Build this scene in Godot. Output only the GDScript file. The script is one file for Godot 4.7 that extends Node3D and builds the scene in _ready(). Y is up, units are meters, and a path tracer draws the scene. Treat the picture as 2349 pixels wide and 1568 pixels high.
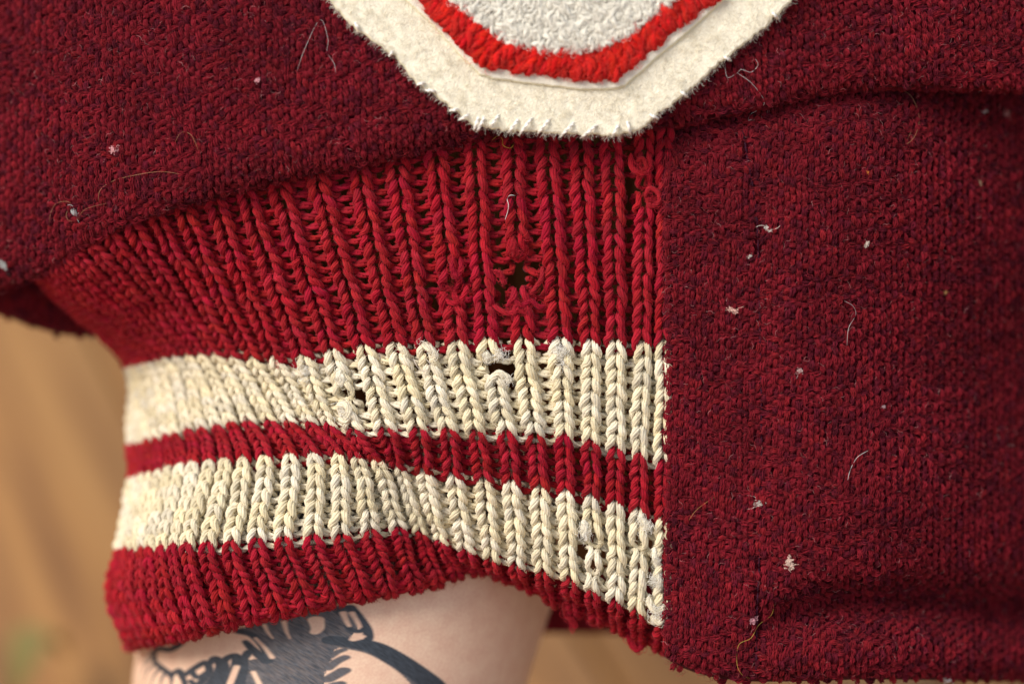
extends Node3D

# The photograph was measured in units of 1/2348 of its width; one unit is 0.068 mm of cloth.
const U := 0.16 / 2348.0
const DIST := 0.445            # lens to the cloth, metres
const LIFT := 0.17             # height of the hem over the floor
const TILT := 35.0             # degrees the camera looks down
var rng := RandomNumberGenerator.new()
var noise := FastNoiseLite.new()
var place := Transform3D()
var taken := {}
var M := {}

# ------------------------------------------------------------------ helpers
class Buf:
	var v := PackedVector3Array()
	var n := PackedVector3Array()
	var c := PackedColorArray()
	var t := PackedVector2Array()
	var i := PackedInt32Array()

class Sheet:
	var nu := 0
	var nv := 0
	var p := PackedVector3Array()
	var n := PackedVector3Array()
	func normals(flip := 1.0) -> void:
		n.resize(p.size())
		for j in nv:
			for k in nu:
				var a := p[j * nu + mini(k + 1, nu - 1)] - p[j * nu + maxi(k - 1, 0)]
				var b := p[mini(j + 1, nv - 1) * nu + k] - p[maxi(j - 1, 0) * nu + k]
				n[j * nu + k] = a.cross(b).normalized() * flip
	func at(arr: PackedVector3Array, x: float, y: float) -> Vector3:
		x = clampf(x, 0.0, nu - 1.001)
		y = clampf(y, 0.0, nv - 1.001)
		var i0 := int(x)
		var j0 := int(y)
		var fx := x - i0
		var fy := y - j0
		var k := j0 * nu + i0
		return arr[k].lerp(arr[k + 1], fx).lerp(arr[k + nu].lerp(arr[k + nu + 1], fx), fy)
	func pos(x: float, y: float) -> Vector3:
		return at(p, x, y)
	func nrm(x: float, y: float) -> Vector3:
		return at(n, x, y).normalized()

func pt(x: float, y: float, z: float) -> Vector3:      # measured place on the cloth and its depth -> metres
	var k := 1.0 - z * U / DIST
	return Vector3((x - 1174.0) * k * U, (784.0 - y) * k * U, z * U)

func curve(pts: Array, x: float) -> float:             # smooth height of a measured line over x; pts = [x, y, x, y, ...]
	var n := pts.size() / 2
	if x <= pts[0]:
		return pts[1]
	if x >= pts[2 * n - 2]:
		return pts[2 * n - 1]
	var k := 0
	while x > pts[2 * k + 2]:
		k += 1
	var x0: float = pts[2 * k]
	var x1: float = pts[2 * k + 2]
	var y0: float = pts[2 * k + 1]
	var y1: float = pts[2 * k + 3]
	var m := (y1 - y0) / (x1 - x0)
	var m0 := m
	var m1 := m
	if k > 0:
		m0 = (y1 - float(pts[2 * k - 1])) / (x1 - float(pts[2 * k - 2]))
	if k < n - 2:
		m1 = (float(pts[2 * k + 5]) - y0) / (float(pts[2 * k + 4]) - x0)
	var h := x1 - x0
	var t := (x - x0) / h
	var t2 := t * t
	var t3 := t2 * t
	return (2 * t3 - 3 * t2 + 1) * y0 + (t3 - 2 * t2 + t) * h * m0 + (3 * t2 - 2 * t3) * y1 + (t3 - t2) * h * m1

func spline(pts: PackedVector3Array, per: int) -> PackedVector3Array:
	var out := PackedVector3Array()
	var n := pts.size()
	for k in n - 1:
		var a := pts[maxi(k - 1, 0)]
		var b := pts[k]
		var c := pts[k + 1]
		var d := pts[mini(k + 2, n - 1)]
		for s in per:
			var t := float(s) / per
			out.append(b + 0.5 * t * (c - a + t * (2 * a - 5 * b + 4 * c - d + t * (3 * (b - c) + d - a))))
	out.append(pts[n - 1])
	return out

# a yarn along a path: plies twisted round each other, each ply a tube
func yarn(B: Buf, path: PackedVector3Array, rad: PackedFloat32Array, col: Color, plies := 3, sides := 5, twist := 1.1, vary := 0.18) -> void:
	var n := path.size()
	if n < 2:
		return
	var N := Vector3(0.31, 0.2, 0.93)
	var ang := rng.randf() * TAU
	var base := B.v.size()
	var ring := plies * sides
	var shade := PackedFloat32Array()
	for k in ring:
		shade.append(1.0 + rng.randf_range(-vary, vary))
	var off := 0.54 if plies > 4 else (0.40 if plies > 2 else (0.5 if plies == 2 else 0.0))
	var own := 0.49 if plies > 4 else (0.66 if plies > 2 else (0.62 if plies == 2 else 1.0))
	for k in n:
		var T := (path[mini(k + 1, n - 1)] - path[maxi(k - 1, 0)]).normalized()
		N = (N - T * N.dot(T)).normalized()
		var W := T.cross(N)
		var r := rad[k]
		if k > 0:
			ang += twist * (path[k] - path[k - 1]).length() / maxf(r, 1e-5)
		for q in plies:
			var a := ang + TAU * q / plies
			var c := path[k] + (N * cos(a) + W * sin(a)) * (r * off)
			for s in sides:
				var b := a + TAU * s / sides
				var d := N * cos(b) + W * sin(b)
				B.v.append(c + d * (r * own))
				B.n.append(d)
				var f := shade[q * sides + s] * (1.0 + 0.09 * sin(k * 1.9 + q * 2.0 + s))
				B.c.append(Color(col.r * f, col.g * f, col.b * f))
	for k in n - 1:
		for q in plies:
			for s in sides:
				var a0 := base + k * ring + q * sides + s
				var a1 := base + k * ring + q * sides + (s + 1) % sides
				B.i.append(a0)
				B.i.append(a0 + ring)
				B.i.append(a1)
				B.i.append(a1)
				B.i.append(a0 + ring)
				B.i.append(a1 + ring)

func even(n: int, r: float, tip0 := 1.0, tip1 := 1.0) -> PackedFloat32Array:
	var out := PackedFloat32Array()
	for k in n:
		var t := float(k) / maxi(n - 1, 1)
		out.append(r * minf(1.0, minf(tip0 + t * 6.0, tip1 + (1.0 - t) * 6.0)))
	return out

func lay(B: Buf, S: Sheet, col: Callable, uv := 1.0) -> void:      # a sheet as a surface
	var base := B.v.size()
	for j in S.nv:
		for k in S.nu:
			var q := j * S.nu + k
			B.v.append(S.p[q])
			B.n.append(S.n[q])
			B.c.append(col.call(k, j))
			B.t.append(Vector2(k, j) * uv)
	var mid := (S.nv / 2) * S.nu + S.nu / 2
	var turned := (S.p[mid + S.nu] - S.p[mid]).cross(S.p[mid + 1] - S.p[mid]).dot(S.n[mid]) > 0.0
	for j in S.nv - 1:
		for k in S.nu - 1:
			var q := base + j * S.nu + k
			for e in ([q, q + 1, q + S.nu, q + 1, q + S.nu + 1, q + S.nu] if turned else [q, q + S.nu, q + 1, q + 1, q + S.nu, q + S.nu + 1]):
				B.i.append(e)

func mesh_of(B: Buf) -> ArrayMesh:
	var a := []
	a.resize(Mesh.ARRAY_MAX)
	a[Mesh.ARRAY_VERTEX] = B.v
	a[Mesh.ARRAY_NORMAL] = B.n
	a[Mesh.ARRAY_COLOR] = B.c
	if B.t.size() == B.v.size():
		a[Mesh.ARRAY_TEX_UV] = B.t
	a[Mesh.ARRAY_INDEX] = B.i
	var m := ArrayMesh.new()
	if B.v.size() > 0:
		m.add_surface_from_arrays(Mesh.PRIMITIVE_TRIANGLES, a)
	return m

func numbered(called: String) -> String:
	taken[called] = taken.get(called, -1) + 1
	return called if taken[called] == 0 else "%s_%03d" % [called, taken[called]]

func obj(called: String, B: Buf, mat: Material, parent: Node) -> MeshInstance3D:
	var o := MeshInstance3D.new()
	o.mesh = mesh_of(B)
	o.material_override = mat
	o.name = called if parent != self else numbered(called)
	if parent != self:
		var k := 0
		while parent.has_node(NodePath(String(o.name))):
			k += 1
			o.name = "%s_%03d" % [called, k]
	parent.add_child(o, true)
	return o

func thing(called: String, label: String, category: String, at := Vector3.ZERO, group := "") -> Node3D:
	var o := Node3D.new()
	o.name = numbered(called)
	add_child(o, true)
	o.transform = place * Transform3D(Basis(), at)
	tag(o, label, category, group)
	return o

func tag(o: Node, label: String, category: String, group := "") -> void:
	o.set_meta("label", label)
	o.set_meta("category", category)
	if group != "":
		o.set_meta("group", group)

func scatter(called: String, mesh: Mesh, mat: Material, where: Array, tint: Array, parent: Node) -> void:
	if where.is_empty():
		return
	var mm := MultiMesh.new()
	mm.transform_format = MultiMesh.TRANSFORM_3D
	mm.use_colors = true
	mm.mesh = mesh
	mm.instance_count = where.size()
	for k in where.size():
		mm.set_instance_transform(k, where[k])
		mm.set_instance_color(k, tint[k])
	var o := MultiMeshInstance3D.new()
	o.multimesh = mm
	o.material_override = mat
	o.name = called
	var k := 0
	while parent.has_node(NodePath(String(o.name))):
		k += 1
		o.name = "%s_%03d" % [called, k]
	parent.add_child(o, true)
	o.set_meta("kind", "stuff")

func cloth(rough := 0.95, sheen := 0.3) -> StandardMaterial3D:
	var m := StandardMaterial3D.new()
	m.vertex_color_use_as_albedo = true
	m.roughness = rough
	m.metallic_specular = 0.25
	m.rim_enabled = sheen > 0.0
	m.rim = sheen
	m.rim_tint = 0.8
	return m

# a single curly fibre, 1 long, lying along x and rising a little in y
func fibre(seed_: int, curl: float, rise: float, width: float) -> ArrayMesh:
	var g := RandomNumberGenerator.new()
	g.seed = seed_
	var B := Buf.new()
	var pts := PackedVector3Array()
	var h := 0.0
	var p := Vector3(-0.5, 0, 0)
	for k in 6:
		pts.append(p + Vector3(0, rise * sin(PI * k / 5.0), 0))
		h += g.randf_range(-curl, curl)
		p += Vector3(cos(h), 0, sin(h)) * 0.2
	var path := spline(pts, 2)
	var rad := PackedFloat32Array()
	for k in path.size():
		rad.append(width * (0.35 + 0.65 * sin(PI * (k + 0.5) / path.size())))
	yarn(B, path, rad, Color(1, 1, 1), 1, 3, 0.0, 0.0)
	return mesh_of(B)

# a felted float of wool yarn, 1 long along x, bulging up in y: a bundle of fibres
func float_tuft(seed_: int) -> ArrayMesh:
	var B := Buf.new()
	var keep := rng.state
	rng.seed = seed_
	for k in 20:
		var a := rng.randf() * TAU
		var q := sqrt(rng.randf()) * 0.25
		var tw := rng.randf_range(-0.6, 1.9)
		var pts := PackedVector3Array()
		var l := rng.randf_range(0.75, 1.1)
		var sh := rng.randf_range(-0.12, 0.12)
		for s in 5:
			var t := s / 4.0
			var e := q * (0.55 + 0.45 * sin(PI * t))
			pts.append(Vector3((t - 0.5) * l + sh, 0.30 * sin(PI * t) - 0.10 + e * sin(a + tw * t) * 0.8, e * cos(a + tw * t) + rng.randf_range(-0.09, 0.09)))
		var path := spline(pts, 1)
		yarn(B, path, even(path.size(), rng.randf_range(0.022, 0.055), 0.4, 0.4), Color(1, 1, 1), 1, 4, 0.0, 0.3)
	rng.state = keep
	return mesh_of(B)

# a loop of yarn standing on its two ends, 1 long
func loop_tuft(seed_: int, plies: int, r: float, high: float) -> ArrayMesh:
	var B := Buf.new()
	var keep := rng.state
	rng.seed = seed_
	var pts := PackedVector3Array()
	var sk := rng.randf_range(-0.15, 0.15)
	for s in 7:
		var t := s / 6.0
		pts.append(Vector3(-0.5 * cos(PI * t), high * sin(PI * t) - 0.1, sk * sin(TAU * t) + rng.randf_range(-0.03, 0.03)))
	var path := spline(pts, 2)
	yarn(B, path, even(path.size(), r, 0.7, 0.7), Color(1, 1, 1), plies, 3 if plies > 4 else 5, 0.8, 0.3)
	rng.state = keep
	return mesh_of(B)

func frame(at: Vector3, up: Vector3, along: Vector3, size: float, flat := 1.0) -> Transform3D:
	var x := (along - up * along.dot(up)).normalized()
	var z := x.cross(up).normalized()
	return Transform3D(Basis(x * size, up * (size * flat), z * size), at)

# ------------------------------------------------------------------ measured lines
const HEM_FOLD := [-700, 720, -80, 662, 50, 646, 110, 622, 200, 567, 300, 512, 450, 465, 600, 425, 900, 365, 1100, 318, 1300, 300, 1480, 294, 1560, 285, 1650, 268, 1800, 232, 1950, 206, 2100, 200, 2250, 204, 2440, 210]
const PANEL_DEPTH := [-700, -420, -80, -290, 0, -230, 150, -120, 300, -40, 500, 0, 800, 20, 1200, 22, 1550, 22, 1900, 5, 2440, -110]
const SIDE_END := [1495, 1478, 1530, 1510, 1580, 1536, 1650, 1554, 1750, 1562, 2000, 1557, 2440, 1564]
const SIDE_DEPTH := [1500, 14, 1750, 22, 1850, 20, 2000, -12, 2150, -95, 2300, -225, 2440, -390]
const SIDE_VALLEY := [1600, 1520, 1700, 1470, 1830, 1398, 2000, 1376, 2150, 1380, 2440, 1405]
const SEAM := [280, 1698, 350, 1712, 500, 1735, 700, 1741, 1000, 1746, 1250, 1742, 1400, 1736, 1560, 1733]   # x over y

func front_depth(x: float, t: float) -> float:          # the body of the jacket, t above its rolled lower edge
	var ry := lerpf(92.0, 120.0, smoothstep(1400.0, 1700.0, x))
	var rz := lerpf(50.0, 42.0, smoothstep(1400.0, 1700.0, x))
	var z := curve(PANEL_DEPTH, x) + rz
	if t < ry:
		var c := 1.0 - t / ry
		z -= rz * (1.0 - sqrt(maxf(0.0, 1.0 - c * c)))
	else:
		z += 10.0 * sin(minf((t - ry) / 300.0, 1.0) * PI * 0.5) - 45.0 * smoothstep(260.0, 760.0, t)
	return z

func side_depth(x: float, y: float) -> float:
	var z := curve(SIDE_DEPTH, x)
	var dt := y - curve(HEM_FOLD, x)
	z -= 50.0 * exp(-maxf(dt, 0.0) / 60.0)
	z += 16.0 * exp(-pow((y - 460.0) / 230.0, 2.0))
	var v := (y - curve(SIDE_VALLEY, x)) / (46.0 if y < curve(SIDE_VALLEY, x) else 62.0)
	z -= 105.0 * exp(-v * v) * smoothstep(1640.0, 1960.0, x)
	z -= 34.0 * exp(-pow((y - 760.0 - (x - 2050.0) * 0.55) / 190.0, 2.0)) * smoothstep(1800.0, 2100.0, x)
	z += 22.0 * exp(-pow((y - 1150.0) / 170.0, 2.0)) * smoothstep(1600.0, 1900.0, x)
	var db := curve(SIDE_END, x) - y
	if db < 70.0:
		var c := 1.0 - maxf(db, 0.0) / 70.0
		z -= 60.0 * (1.0 - sqrt(maxf(0.0, 1.0 - c * c)))
	var s := (x - curve(SEAM, y)) / 7.0
	z -= 2.5 * exp(-s * s)
	var dx := x - 1524.0
	if dx < 18.0:
		var c := 1.0 - maxf(dx, 0.0) / 18.0
		z -= 20.0 * (1.0 - sqrt(maxf(0.0, 1.0 - c * c)))
	return z

func cloth_depth(x: float, y: float) -> float:
	var e := curve(HEM_FOLD, x)
	if y < e:
		return front_depth(x, e - y)
	if x > 1526.0:
		return side_depth(x, y)
	return rib_depth(x, y)

# ------------------------------------------------------------------ the ribbed waistband
const WALES := 30
const ROWS_AT := [-2.0, 0.0, 16.0, 24.0, 29.0, 36.0, 40.2, 44.0, 47.0]
const RIB_X := [
	[1523, 1477, 1402, 1328, 1253, 1172, 1085, 1000, 909, 822, 726, 639, 564, 490, 420, 360, 305, 258, 218, 185, 160, 140, 125, 114, 106, 100, 96, 94, 94],
	[1521, 1474, 1412, 1354, 1286, 1200, 1119, 1049, 976, 911, 837, 765, 698, 640, 590, 545, 505, 470, 440, 412, 388, 367, 350, 335, 322, 312, 304, 299, 298],
	[1517, 1466, 1411, 1355, 1293, 1225, 1160, 1093, 1025, 960, 889, 815, 761, 718, 671, 622, 575, 535, 500, 468, 438, 410, 385, 362, 343, 328, 316, 307, 303],
	[1519, 1466, 1409, 1357, 1297, 1240, 1175, 1110, 1042, 977, 917, 865, 822, 777, 722, 666, 611, 562, 520, 482, 450, 420, 393, 370, 350, 333, 318, 308, 303],
	[1522, 1460, 1412, 1360, 1310, 1246, 1186, 1130, 1072, 1014, 964, 912, 849, 783, 719, 651, 589, 534, 479, 432, 402, 374, 350, 330, 311, 296, 285, 277, 274],
	[1515, 1470, 1420, 1370, 1320, 1265, 1210, 1152, 1098, 1046, 1000, 950, 895, 835, 770, 702, 640, 580, 525, 485, 450, 420, 394, 371, 350, 332, 316, 303, 296]]
const RIB_Y := [
	[],
	[290, 845, 350, 828, 430, 815, 520, 817, 600, 829, 690, 829, 750, 815, 820, 801, 960, 795, 1130, 790, 1300, 791, 1530, 800],
	[295, 1026, 400, 1000, 540, 975, 700, 970, 830, 990, 1000, 990, 1170, 1000, 1300, 1008, 1400, 1032, 1530, 1072],
	[295, 1106, 420, 1075, 600, 1056, 760, 1050, 850, 1060, 1000, 1095, 1150, 1110, 1300, 1135, 1400, 1157, 1530, 1202],
	[268, 1268, 450, 1255, 600, 1245, 750, 1235, 850, 1223, 950, 1222, 1050, 1258, 1150, 1290, 1300, 1332, 1400, 1376, 1530, 1437],
	[255, 1462, 300, 1468, 400, 1455, 550, 1421, 700, 1391, 850, 1361, 1000, 1336, 1060, 1312, 1120, 1312, 1200, 1340, 1300, 1393, 1400, 1433, 1530, 1492]]
const RIB_Z := [     # depth over wale number
	[0, 0, 4, 4, 8, 5, 12, -14, 16, -50, 20, -110, 24, -200, 28, -320],
	[0, 0, 4, 10, 8, 0, 10, -20, 12, -60, 16, -190, 20, -290, 24, -390, 28, -530],
	[0, 0, 4, 16, 8, 24, 10, 10, 12, -25, 16, -125, 20, -220, 24, -330, 28, -490],
	[0, 0, 4, 12, 8, -10, 10, -34, 12, -12, 16, -65, 20, -150, 24, -265, 28, -430],
	[0, -12, 4, -4, 8, -50, 10, -58, 12, -6, 16, 8, 20, -62, 24, -190, 28, -360],
	[0, -120, 4, -130, 7, -150, 9, -110, 11, -55, 13, -30, 16, -14, 20, -70, 24, -190, 28, -360]]
var rib := Sheet.new()
var rib_flat := PackedVector3Array()     # the same in measured units
var rib_front := {}

func rib_level(j: int, k: int) -> Vector3:
	var kk := mini(k, 28)
	var over := k - kk
	if j <= 1:
		var x: float = RIB_X[0][kk]
		var y := curve(HEM_FOLD, x) + 6.0
		var z := curve(RIB_Z[0], k) - over * 45.0
		if j == 0:
			return Vector3(x - 4.0, y - 62.0, z - 14.0)
		return Vector3(x + over * 6.0, y, z)
	if j == 6:      # the hem stripe bulges out before it turns in
		var m := (rib_level(5, k) + rib_level(7, k)) * 0.5
		return m + Vector3(-30.0 * smoothstep(16.0, 28.0, k), 0, 16.0 * smoothstep(8.0, 13.0, k))
	var q := mini(j - 1 if j < 6 else j - 2, 5)
	var x: float = RIB_X[q][kk] + over * 8.0
	var y := curve(RIB_Y[q], x)
	var z := curve(RIB_Z[q], k) - over * 55.0
	if j == 8:
		return Vector3(x, y - 6.0 - 18.0 * smoothstep(12.0, 7.0, k), z - 110.0)
	return Vector3(x, y, z)

func make_rib_sheet() -> void:
	var fu := 4
	var fv := 4
	rib.nu = (WALES - 1) * fu + 1 + 2 * fu
	rib.nv = int((47.0 + 2.0) * fv) + 1
	var cols := []
	for k in range(-1, WALES + 1):
		var line := PackedVector3Array()
		for j in 9:
			line.append(rib_level(j, k) if k >= 0 else rib_level(j, 0) * 2.0 - rib_level(j, 1))
		var out := PackedVector3Array()
		for r in rib.nv:
			var row := -2.0 + r / float(fv)
			var s := 0
			while s < 7 and row > ROWS_AT[s + 1]:
				s += 1
			var h: float = ROWS_AT[s + 1] - ROWS_AT[s]
			var m := (line[s + 1] - line[s]) / h
			var m0 := m
			var m1 := m
			if s > 0:
				m0 = (line[s + 1] - line[s - 1]) / (ROWS_AT[s + 1] - ROWS_AT[s - 1])
			if s < 7:
				m1 = (line[s + 2] - line[s]) / (ROWS_AT[s + 2] - ROWS_AT[s])
			var t: float = (row - ROWS_AT[s]) / h
			var t2 := t * t
			var t3 := t2 * t
			out.append((2 * t3 - 3 * t2 + 1) * line[s] + (t3 - 2 * t2 + t) * h * m0 + (3 * t2 - 2 * t3) * line[s + 1] + (t3 - t2) * h * m1)
		cols.append(out)
	rib.p.resize(rib.nu * rib.nv)
	rib_flat.resize(rib.nu * rib.nv)
	var nc := cols.size()
	for i in rib.nu:
		var k := mini(i / fu, nc - 2)
		var t := (i - k * fu) / float(fu)
		var A: PackedVector3Array = cols[maxi(k - 1, 0)]
		var Bc: PackedVector3Array = cols[k]
		var C: PackedVector3Array = cols[k + 1]
		var D: PackedVector3Array = cols[mini(k + 2, nc - 1)]
		for r in rib.nv:
			var a := A[r]
			var b := Bc[r]
			var c := C[r]
			var d := D[r]
			var q := b + 0.5 * t * (c - a + t * (2 * a - 5 * b + 4 * c - d + t * (3 * (b - c) + d - a)))
			rib_flat[r * rib.nu + i] = q
			rib.p[r * rib.nu + i] = pt(q.x, q.y, q.z)
	rib.normals()

func rib_at(k: float, row: float, c: float) -> Vector3:       # wale, row, and height above the knit in units
	var x := (k + 1.0) * 4.0
	var y := (row + 2.0) * 4.0
	return rib.pos(x, y) + rib.nrm(x, y) * (c * U) + Vector3(noise.get_noise_2d(k * 26.0, row * 9.0), noise.get_noise_2d(row * 9.0 + 400.0, k * 26.0), noise.get_noise_2d(k * 20.0, row * 14.0 + 900.0)) * (5.0 * U)

func rib_place(k: float, row: float) -> Vector3:               # measured units
	return rib.at(rib_flat, (k + 1.0) * 4.0, (row + 2.0) * 4.0)

func rib_find(x: float, y: float) -> Vector2:                  # the wale and row at a measured place
	var best := Vector2()
	var far := 1e9
	for k in range(0, 25):
		for r in range(0, 47):
			var q := rib_place(k, r)
			var d := Vector2(q.x - x, q.y - y).length_squared()
			if d < far:
				far = d
				best = Vector2(k, r)
	for step in [0.5, 0.25, 0.12, 0.06]:
		var base := best
		for dk in [-1, 0, 1]:
			for dr in [-1, 0, 1]:
				var w = base + Vector2(dk, dr) * step
				var q := rib_place(w.x, w.y)
				var d := Vector2(q.x - x, q.y - y).length_squared()
				if d < far:
					far = d
					best = w
	return best

func rib_depth(x: float, y: float) -> float:
	var w := rib_find(x, y)
	return rib_place(w.x, w.y).z

const HOLES := [[1190, 634, 52, 44], [1020, 668, 34, 22], [1452, 430, 33, 34], [814, 905, 30, 32], [1135, 846, 44, 27], [1343, 1262, 34, 29], [1367, 1312, 26, 17], [1474, 1262, 26, 30], [1498, 1436, 24, 18], [1500, 1384, 20, 14]]

func torn(q: Vector3, grow := 1.0) -> bool:
	for h in HOLES:
		var dx: float = (q.x - h[0]) / (h[2] * grow)
		var dy: float = (q.y - h[1]) / (h[3] * grow)
		if dx * dx + dy * dy < 1.0:
			return true
	return false

const RED := Color(0.33, 0.010, 0.020)
const CREAM := Color(0.77, 0.685, 0.50)

func stripe_of(r: int) -> int:
	return 0 if r < 16 else (1 if r < 24 else (2 if r < 29 else (3 if r < 36 else 4)))

func yarn_colour(stripe: int) -> Color:
	var f := rng.randf_range(0.86, 1.12)
	if stripe == 1 or stripe == 3:
		var w := rng.randf_range(0.0, 1.0)
		return Color(CREAM.r * f, CREAM.g * f * lerpf(0.97, 1.02, w), CREAM.b * f * lerpf(0.88, 1.12, w))
	return Color(RED.r * f, RED.g * f * rng.randf_range(0.7, 1.5), RED.b * f * rng.randf_range(0.75, 1.35))

func make_waistband(jacket: Node3D) -> void:
	make_rib_sheet()
	var names := ["red_stripe", "cream_stripe", "red_stripe", "cream_stripe", "red_stripe"]
	var labels := ["broad red ribbed stripe under the folded edge, with moth holes", "upper cream ribbed stripe, frayed and holed", "narrow red ribbed stripe between the two cream ones", "lower cream ribbed stripe with two torn spots", "red ribbed hem stripe that curls in over the forearm"]
	var ground := []
	var stripes := []
	for s in 5:
		ground.append(Buf.new())
	var ribs := {}
	var fuzz_at := []
	var fuzz_col := []
	for r in range(-2, 46):
		var stripe := stripe_of(r)
		for k in WALES:
			var q := rib_place(k, r + 0.45)
			var pitch := (rib_at(k + 0.5, r, 0) - rib_at(k - 0.5, r, 0)).length() / U
			if k == 0:
				pitch = (rib_at(1, r, 0) - rib_at(0, r, 0)).length() / U
			var high := (rib_at(k, r + 1, 0) - rib_at(k, r, 0)).length() / U
			pitch = maxf(pitch, 22.0)
			var R := clampf(7.1 + (pitch - 62.0) * 0.01, 5.9, 7.3) * (1.0 if stripe % 2 == 0 else 1.06) * rng.randf_range(0.86, 1.12)
			R *= clampf(high / 25.0, 0.82, 1.08)
			var loose := 1.0 if stripe == 0 else 0.0
			var hw := clampf(pitch * lerpf(0.258, 0.285, loose), 8.0, 20.0) * rng.randf_range(0.9, 1.1)
			var hi := hw * lerpf(0.46, 0.52, loose)
			var j := func(a: float) -> float: return rng.randf_range(-a, a)
			if not torn(q):
				var lean := rng.randf_range(-2.2, 2.2)
				var pa := PackedVector3Array()
				for e in [[-pitch * 0.27, -0.36, -11.0], [-hw * 0.95, -0.46, -8.0], [-hi * 1.05, -0.42, -1.0], [-hi, -0.14, 7.0], [-hw * 0.76, 0.28, 10.5], [-hw * 1.05, 0.70, 4.0], [-hw * 0.95, 1.04, -1.0], [-hw * 0.5, 1.24, -7.0], [0.0, 1.3, -9.0],
						[hw * 0.5, 1.24, -7.0], [hw * 0.95, 1.04, -1.0], [hw * 1.08, 0.70, 4.0], [hw * 0.78, 0.28, 10.5], [hi, -0.14, 7.0], [hi * 1.05, -0.42, -1.0], [hw * 0.95, -0.46, -8.0], [pitch * 0.27, -0.36, -11.0]]:
					var front: bool = e[2] > 0.0
					pa.append(rib_at(k + (e[0] + lean + j.call((2.6 if stripe == 0 else 1.6) if front else 0.8)) / pitch, r + e[1] + j.call(0.13 if stripe == 0 else 0.08), e[2] + (j.call(1.6) if front else 0.0)))
				var path := spline(pa, 2)
				var rad := PackedFloat32Array()
				for e in path.size():
					var mid := absf(e / float(path.size() - 1) - 0.5) * 2.0
					rad.append(R * U * (0.66 + 0.50 * exp(-pow((mid - 0.52) / 0.2, 2.0))))
				var key := Vector2i(stripe, k)
				if not ribs.has(key):
					ribs[key] = Buf.new()
				yarn(ribs[key], path, rad, yarn_colour(stripe), 6, 3, 0.5, 0.26 if stripe % 2 == 0 else 0.08)
				if k < 26:
					for e in 26:
						var w := rng.randi_range(3, path.size() - 4)
						var up := rib.nrm((k + 1) * 4.0, (r + 2) * 4.0)
						var a := rng.randf() * TAU
						var along := (path[w + 1] - path[w - 1]).normalized()
						var round_ := Vector3(cos(a), sin(a), 0)
						if e < 17:      # lying on the yarn, along it
							var side := (up + round_ * rng.randf_range(0.0, 1.6)).normalized()
							side = (side - along * side.dot(along)).normalized()
							fuzz_at.append(frame(path[w] + side * (R * rng.randf_range(0.92, 1.12) * U), side, along + round_ * 0.45, rng.randf_range(10.0, 24.0) * U))
						else:
							fuzz_at.append(frame(path[w] + up * (rng.randf_range(2.0, 8.5) * U), (up + round_ * rng.randf_range(0.0, 1.2)).normalized(), Vector3(cos(a * 3.1), sin(a * 3.1), rng.randf_range(-0.4, 0.4)), rng.randf_range(12.0, 34.0) * U))
						fuzz_col.append(yarn_colour(stripe) * (1.3 if stripe % 2 == 0 else 1.15))
			# the purl stitch in the gap on the left of this wale
			var qp := rib_place(k + 0.5, r + 0.5)
			if k < WALES - 1 and not torn(qp):
				var hp := maxf(pitch * 0.5 - hw * 0.62, 4.0) * 0.9
				var pa := PackedVector3Array()
				for e in [[-pitch * 0.23, -0.30, -11.0], [-hp * 0.85, -0.20, -8.0], [-hp * 0.4, -0.10, -15.0], [-hp * 0.55, 0.2, -26.0], [-hp * 0.95, 0.75, -24.0], [-hp, 1.05, -17.0], [-hp * 0.55, 1.26, -10.5], [0.0, 1.3, -8.5],
						[hp * 0.55, 1.26, -10.5], [hp, 1.05, -17.0], [hp * 0.95, 0.75, -24.0], [hp * 0.55, 0.2, -26.0], [hp * 0.4, -0.10, -15.0], [hp * 0.85, -0.20, -8.0], [pitch * 0.23, -0.30, -11.0]]:
					pa.append(rib_at(k + 0.5 + e[0] / pitch, r + e[1] + j.call(0.07), e[2] - (3.0 if stripe % 2 == 0 else 1.0) - (9.0 if stripe % 2 == 0 else 6.0) * smoothstep(72.0, 60.0, pitch) + 20.0 * smoothstep(39.0, 43.0, r) + j.call(1.8)))
				var path := spline(pa, 2)
				yarn(ground[stripe], path, even(path.size(), R * 1.15 * (1.0 + 0.3 * smoothstep(39.5, 43.0, r)) * U), yarn_colour(stripe), 3, 3, 0.6, 0.26 if stripe % 2 == 0 else 0.10)
	for s in 5:
		var o := obj(names[s], ground[s], M.rib, jacket)
		o.set_meta("label", labels[s])
		stripes.append(o)
	for key in ribs:
		obj("rib", ribs[key], M.rib, stripes[key.x])
	scatter("fuzz", fibre(11, 0.9, 0.12, 0.017), M.fluff, fuzz_at, fuzz_col, jacket)
	broken_loops(stripes)

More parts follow.
